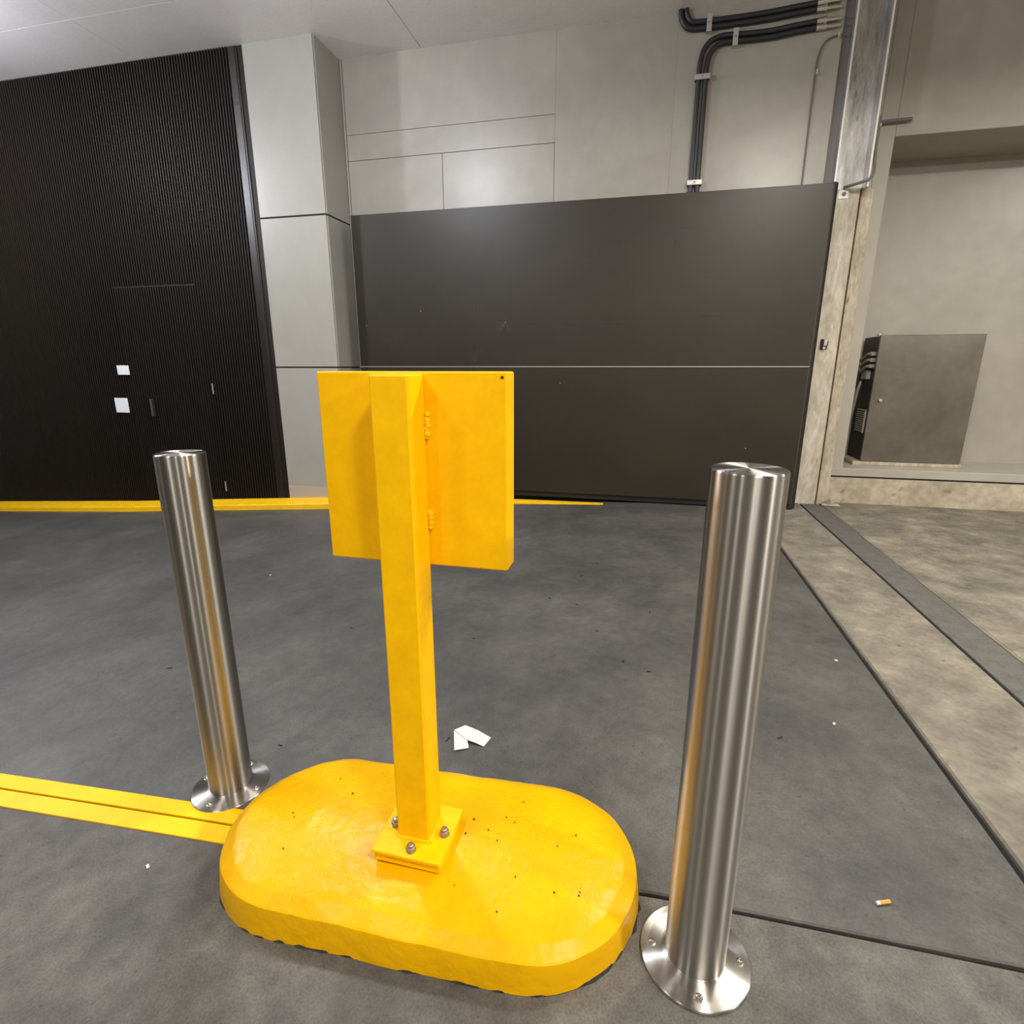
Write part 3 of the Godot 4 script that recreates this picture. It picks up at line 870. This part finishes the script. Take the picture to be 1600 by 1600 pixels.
# ---------------------------------------------------------------- sign post
func build_sign_post() -> void:
	var s := thing("sign_post", Vector3(-0.448, 0.095, -0.958), "yellow painted square steel post carrying a sign panel seen from behind", "sign post")
	var x0 := -0.4855
	var x1 := -0.4085
	var zf := -0.921
	var zb := -0.9945
	var st := new_st()
	box(st, Vector3(x0, 0.113, zb), Vector3(x1, 1.1285, zf), 0.004)
	put(st, "post", M.yellow, s)
	# base plate held slightly off the island by a thin packer
	var rot := Basis(Vector3.UP, deg_to_rad(-0.9))
	st = new_st()
	hexa(st, Vector3(-0.4475, 0.1085, -0.9525), Vector3(0.081, 0.0045, 0.079), 0.0015, rot)
	put(st, "base_plate", M.yellow, s)
	st = new_st()
	hexa(st, Vector3(-0.4455, 0.0905, -0.9545), Vector3(0.078, 0.0095, 0.0755), 0.002, rot)
	put(st, "packer", M.yellow, s)
	st = new_st()
	hexa(st, Vector3(-0.4455, 0.102, -0.957), Vector3(0.070, 0.0030, 0.066), 0.0, rot)
	put(st, "shim", M.chip, s)
	# weld run at the foot of the post
	st = new_st()
	for k in 4:
		var pa: Vector3 = [Vector3(x0, 0.114, zf), Vector3(x1, 0.114, zf), Vector3(x1, 0.114, zb), Vector3(x0, 0.114, zb)][k]
		var pb: Vector3 = [Vector3(x1, 0.114, zf), Vector3(x1, 0.114, zb), Vector3(x0, 0.114, zb), Vector3(x0, 0.114, zf)][k]
		var path := PackedVector3Array()
		for i in 9:
			path.append(pa.lerp(pb, i / 8.0))
		tube(st, path, 0.0045, 8)
	put(st, "weld", M.yellow, s)
	for b in [[-0.441, -0.893], [-0.384, -0.950], [-0.5035, -0.951], [-0.446, -1.012]]:
		st = new_st()
		lathe(st, Vector3(b[0], 0.1128, b[1]), [Vector2(0.0, 0.0185), Vector2(0.0055, 0.0180), Vector2(0.0072, 0.0165), Vector2(0.0072, 0.0120), Vector2(0.0092, 0.0115), Vector2(0.0102, 0.0100), Vector2(0.0102, 0.0016), Vector2(0.0118, 0.0014), Vector2(0.0118, 0.0)], 12)
		put(st, "bolt", M.bolt, s)
	# sign panel: shallow folded tray, its plain back towards the camera
	var px0 := -0.6355
	var px1 := -0.2460
	var py0 := 0.7455
	var py1 := 1.1325
	var pz := -0.9950
	var panel := bx("sign_panel", Vector3(px0, py0, pz - 0.056), Vector3(px1, py1, pz), 0.003, M.yellow, s)
	st = new_st()
	cyl_z(st, Vector3(px1 - 0.0095, py1 - 0.0105, pz + 0.0002), 0.0032, 0.001, 12)
	put(st, "drain_hole", M.hole, panel)
	# two lumpy weld beads between post and panel
	var r := RandomNumberGenerator.new()
	r.seed = 5
	for w in [[1.055, 0.048], [0.862, 0.036]]:
		st = new_st()
		var path := PackedVector3Array()
		var m := 12
		for i in m + 1:
			path.append(Vector3(x1 + 0.003 + r.randf_range(-0.001, 0.0012), w[0] - w[1] * i / m, zb + 0.003))
		tube(st, path, 0.0048, 8)
		for i in 9:
			var br := r.randf_range(0.0042, 0.0068)
			var arc := []
			for a in 7:
				arc.append(Vector2(br * sin(PI * a / 6.0), br * cos(PI * a / 6.0)))
			arc[0].x = 0.0
			arc[6].x = 0.0
			lathe(st, Vector3(x1 + 0.003 + r.randf_range(-0.001, 0.002), w[0] - w[1] * (i + 0.5) / 9.0, zb + 0.003), arc, 10)
		put(st, "weld", M.yellow, s)

# ---------------------------------------------------------------- stainless bollards
func bollard(label: String, at: Vector3) -> void:
	var b := thing("bollard", at, label, "bollard", "stainless steel bollards beside the yellow island")
	var R := 0.0575
	var st := new_st()
	lathe(st, at, [Vector2(R, 0.006), Vector2(R, 0.9865)], 96)
	put(st, "tube", M.steel, b, true)
	st = new_st()
	lathe(st, at, [Vector2(R, 0.9865), Vector2(R - 0.0006, 0.9887), Vector2(R - 0.0022, 0.9898), Vector2(0.0, 0.9902)], 96)
	put(st, "cap", M.steel, b, true)
	st = new_st()
	lathe(st, at, [Vector2(R + 0.0005, 0.0135), Vector2(0.064, 0.0118), Vector2(0.090, 0.0080), Vector2(0.1035, 0.0058), Vector2(0.1050, 0.0046), Vector2(0.1052, 0.0)], 96)
	put(st, "flange", M.steel, b, true)
	st = new_st()
	lathe(st, at, [Vector2(R + 0.0028, 0.0118), Vector2(R + 0.0024, 0.0142), Vector2(R, 0.0150)], 96)
	put(st, "seal_ring", M.steel, b, true)
	for k in 4:
		var a := PI / 2 * k
		st = new_st()
		var c := at + Vector3(cos(a), 0, sin(a)) * 0.0842 + Vector3(0, 0.0085, 0)
		lathe(st, c, [Vector2(0.0, 0.0068), Vector2(0.0020, 0.0062), Vector2(0.0026, 0.0050), Vector2(0.0032, 0.0062), Vector2(0.0046, 0.0056), Vector2(0.0058, 0.0038), Vector2(0.0062, 0.0018), Vector2(0.0082, 0.0014), Vector2(0.0084, -0.001)], 18)
		put(st, "screw", M.steel_nut, b)

# ---------------------------------------------------------------- conduits on the wall
func conduit(label: String, pts: Array, r: float, m: Material, gland: Vector3, gdir: Vector3) -> void:
	var p0: Vector3 = pts[pts.size() - 1]
	var o := thing("conduit", p0, label, "conduit")
	var st := new_st()
	tube(st, smooth_path(pts, 8), r, 14)
	put(st, "hose", m, o)
	if gdir != Vector3.ZERO:
		st = new_st()
		tube(st, PackedVector3Array([gland, gland + gdir * 0.04]), r * 1.1, 8)
		tube(st, PackedVector3Array([gland + gdir * 0.04, gland + gdir * 0.062]), r * 1.35, 6)
		tube(st, PackedVector3Array([gland + gdir * 0.062, gland + gdir * 0.155]), r * 0.75, 10)
		put(st, "gland", M.steel_nut, o)

func build_services() -> void:
	var z := -4.928
	var gd := Vector3(1, 0.02, 0)
	# upper pair: drops from the ceiling, bends and runs right to the steel column
	conduit("upper dark conduit from the ceiling bend, top tube of its pair", [Vector3(0.128, 3.645, z), Vector3(0.133, 3.61, z), Vector3(0.165, 3.565, z), Vector3(0.235, 3.555, z), Vector3(0.45, 3.553, z), Vector3(0.66, 3.556, z), Vector3(0.85, 3.566, z), Vector3(1.01, 3.575, z)], 0.018, M.hose, Vector3(1.0, 3.574, z), gd)
	conduit("upper dark conduit from the ceiling bend, bottom tube of its pair", [Vector3(0.090, 3.645, z), Vector3(0.098, 3.585, z), Vector3(0.145, 3.525, z), Vector3(0.235, 3.514, z), Vector3(0.45, 3.514, z), Vector3(0.66, 3.517, z), Vector3(0.85, 3.527, z), Vector3(1.01, 3.536, z)], 0.018, M.hose, Vector3(1.0, 3.535, z), gd)
	# lower pair: up the wall from behind the panel, bends and runs right
	conduit("lower dark conduit rising from the steel panel, outer tube of its pair", [Vector3(0.247, 2.36, z), Vector3(0.247, 2.70, z), Vector3(0.247, 3.10, z), Vector3(0.250, 3.30, z), Vector3(0.285, 3.405, z), Vector3(0.375, 3.450, z), Vector3(0.55, 3.446, z), Vector3(0.72, 3.445, z), Vector3(0.88, 3.458, z), Vector3(1.02, 3.466, z)], 0.0175, M.hose, Vector3(1.01, 3.465, z), gd)
	conduit("lower dark conduit rising from the steel panel, inner tube of its pair", [Vector3(0.297, 2.36, z), Vector3(0.297, 2.70, z), Vector3(0.297, 3.10, z), Vector3(0.299, 3.28, z), Vector3(0.325, 3.365, z), Vector3(0.395, 3.408, z), Vector3(0.55, 3.407, z), Vector3(0.72, 3.406, z), Vector3(0.88, 3.419, z), Vector3(1.02, 3.427, z)], 0.0175, M.hose, Vector3(1.01, 3.426, z), gd)
	var zt := -4.943
	conduit("thin grey conduit beside the steel column, bending down to the panel", [Vector3(1.044, 2.36, zt), Vector3(1.044, 2.75, zt), Vector3(1.044, 3.12, zt), Vector3(1.050, 3.26, zt), Vector3(1.085, 3.345, zt), Vector3(1.150, 3.372, zt), Vector3(1.20, 3.374, zt)], 0.006, M.hose_thin, Vector3.ZERO, Vector3.ZERO)
	# saddle clips
	for c in [["bright saddle clip on the upper conduit pair, near the bend", 0.292, 3.534, true], ["bright saddle clip on the lower conduit pair's level run", 0.480, 3.428, true], ["bright saddle clip at the top of the upright conduit pair", 0.272, 3.205, false], ["bright saddle clip just above the steel panel's top edge", 0.272, 2.510, false]]:
		var o := thing("saddle_clip", Vector3(c[1], c[2], -4.95), c[0], "clip", "saddle clips on the wall conduits")
		var hx := 0.018 if c[3] else 0.055
		var hy := 0.055 if c[3] else 0.018
		bx("strap", Vector3(c[1] - hx, c[2] - hy, -4.912), Vector3(c[1] + hx, c[2] + hy, -4.905), 0.002, M.bright, o)
		for sg in [-1, 1]:
			var cx: float = c[1] + (0.0 if c[3] else sg * (hx - 0.003))
			var cy: float = c[2] + (sg * (hy - 0.003) if c[3] else 0.0)
			var ex := hx if c[3] else 0.003
			var ey := 0.003 if c[3] else hy
			bx("leg", Vector3(cx - ex, cy - ey, -4.95), Vector3(cx + ex, cy + ey, -4.906), 0.001, M.bright, o)
		var st := new_st()
		cyl_z(st, Vector3(c[1], c[2], -4.902), 0.007, 0.008, 8)
		put(st, "screw", M.steel_nut, o)
	# little pipe saddles by the thin conduit
	for c in [["small shiny saddle at the top end of the thin conduit", 1.168, 3.374], ["small shiny saddle halfway down the thin conduit", 1.054, 3.165]]:
		var o := thing("pipe_saddle", Vector3(c[1], c[2], -4.95), c[0], "clip")
		bx("strap", Vector3(c[1] - 0.007, c[2] - 0.020, -4.95), Vector3(c[1] + 0.007, c[2] + 0.020, -4.934), 0.003, M.bright, o)
		var st := new_st()
		cyl_z(st, Vector3(c[1] + 0.002, c[2] - 0.012, -4.930), 0.006, 0.010, 8)
		put(st, "screw", M.steel_nut, o)
	# cable hooking under the right flange of the steel column
	var o2 := thing("drain_tube", Vector3(1.42, 2.42, -4.94), "thin grey tube hooking round the foot of the steel column", "tube")
	var st2 := new_st()
	tube(st2, smooth_path([Vector3(1.497, 2.85, -4.93), Vector3(1.498, 2.70, -4.93), Vector3(1.502, 2.56, -4.915), Vector3(1.500, 2.50, -4.895), Vector3(1.482, 2.450, -4.885), Vector3(1.43, 2.428, -4.885), Vector3(1.345, 2.425, -4.985)], 8), 0.0105, 10)
	put(st2, "hose", M.hose_thin, o2)
	o2 = thing("bracket_rod", Vector3(1.60, 2.85, -5.08), "short dark rod on the pale wall, right of the steel column", "rod")
	st2 = new_st()
	tube(st2, smooth_path([Vector3(1.52, 2.842, -5.075), Vector3(1.56, 2.858, -5.07), Vector3(1.75, 2.862, -5.07)], 6), 0.013, 10)
	put(st2, "hose", M.hose_thin, o2)
	st2 = new_st()
	cyl_z(st2, Vector3(1.535, 2.832, -5.05), 0.013, 0.04, 10)
	put(st2, "end_nut", M.bright, o2)

# ---------------------------------------------------------------- small things on the ground
func build_litter() -> void:
	# folded paper slip
	var g := ground(-0.46)
	var p := thing("paper_slip", Vector3(-0.46, g, -1.44), "folded white paper slip lying on the driveway behind the yellow island", "paper")
	var s := 1.028
	var P := func(x: float, z: float, y: float) -> Vector3: return Vector3(x * s + 0.0, g + y, z * s)
	var st := new_st()
	sheet(st, [P.call(-0.530, -1.427, 0.012), P.call(-0.503, -1.459, 0.011), P.call(-0.477, -1.396, 0.007)])
	sheet(st, [P.call(-0.503, -1.459, 0.011), P.call(-0.455, -1.440, 0.014), P.call(-0.448, -1.388, 0.008), P.call(-0.477, -1.396, 0.007)])
	sheet(st, [P.call(-0.455, -1.440, 0.014), P.call(-0.408, -1.427, 0.004), P.call(-0.419, -1.383, 0.003), P.call(-0.448, -1.388, 0.008)])
	put(st, "top_fold", M.paper, p)
	st = new_st()
	sheet(st, [P.call(-0.531, -1.426, 0.0105), P.call(-0.502, -1.346, 0.003), P.call(-0.462, -1.366, 0.003), P.call(-0.477, -1.398, 0.005)])
	put(st, "under_fold", M.paper, p)
	# cigarette butt
	var a := Vector3(0.560, 0.0045, -1.097)
	var b := Vector3(0.590, 0.0045, -1.1085)
	var c := thing("cigarette_butt", (a + b) / 2 - Vector3(0, 0.0045, 0), "orange and white cigarette butt on the ground, right of the near bollard", "cigarette butt")
	st = new_st()
	tube(st, PackedVector3Array([a.lerp(b, 0.24), b]), 0.0042, 12)
	put(st, "filter", M.cork, c)
	st = new_st()
	tube(st, PackedVector3Array([a, a.lerp(b, 0.24)]), 0.0041, 12)
	put(st, "ash_end", M.paper, c)
	# crumbs
	var r := RandomNumberGenerator.new()
	r.seed = 31
	for w in [[0.809, -2.214], [0.672, -1.768], [-1.13, -0.845], [-2.2, -2.75], [0.70, -2.90]]:
		var y := ground(w[0]) + (0.0 if w[1] < -1.03 else -0.002)
		org = Vector3(w[0], y, w[1])
		var at := org
		st = new_st()
		hexa(st, at + Vector3(0, 0.0022, 0), Vector3(r.randf_range(0.005, 0.008), 0.002, r.randf_range(0.003, 0.004)), 0.001, Basis(Vector3.UP, r.randf() * 3.0))
		var o := put(st, numbered("white_flake"), M.paper, self)
		o.position = at
		tag(o, "tiny white flake of litter lying on the grey ground", "litter", "white flakes on the ground")
	var n := 0
	while n < 26:
		var x := r.randf_range(-2.2, 0.85)
		var zz := r.randf_range(-3.6, -1.25)
		n += 1
		if zz > -1.3 and x < 0.1:
			continue
		org = Vector3(x, ground(x), zz)
		var at := org
		st = new_st()
		var yaw := r.randf() * TAU
		hexa(st, at + Vector3(0, 0.0015, 0), Vector3(r.randf_range(0.005, 0.011), 0.0014, r.randf_range(0.002, 0.0035)), 0.001, Basis(Vector3.UP, yaw))
		var o := put(st, numbered("leaf_scrap"), M.leaf, self)
		o.position = at
		tag(o, "tiny dark scrap of dry leaf lying on the grey driveway", "litter", "dark scraps on the driveway")

func sheet(st: SurfaceTool, pts: Array) -> void:
	var t := Vector3(0, 0.0006, 0)
	for i in range(1, pts.size() - 1):
		tri(st, pts[0] + t, pts[i] + t, pts[i + 1] + t, Vector3.UP)
		tri(st, pts[0], pts[i], pts[i + 1], Vector3.DOWN)
	for i in pts.size():
		var a: Vector3 = pts[i]
		var b: Vector3 = pts[(i + 1) % pts.size()]
		var n := Vector3(b.z - a.z, 0, a.x - b.x).normalized()
		quad(st, a, b, b + t, a + t, n)
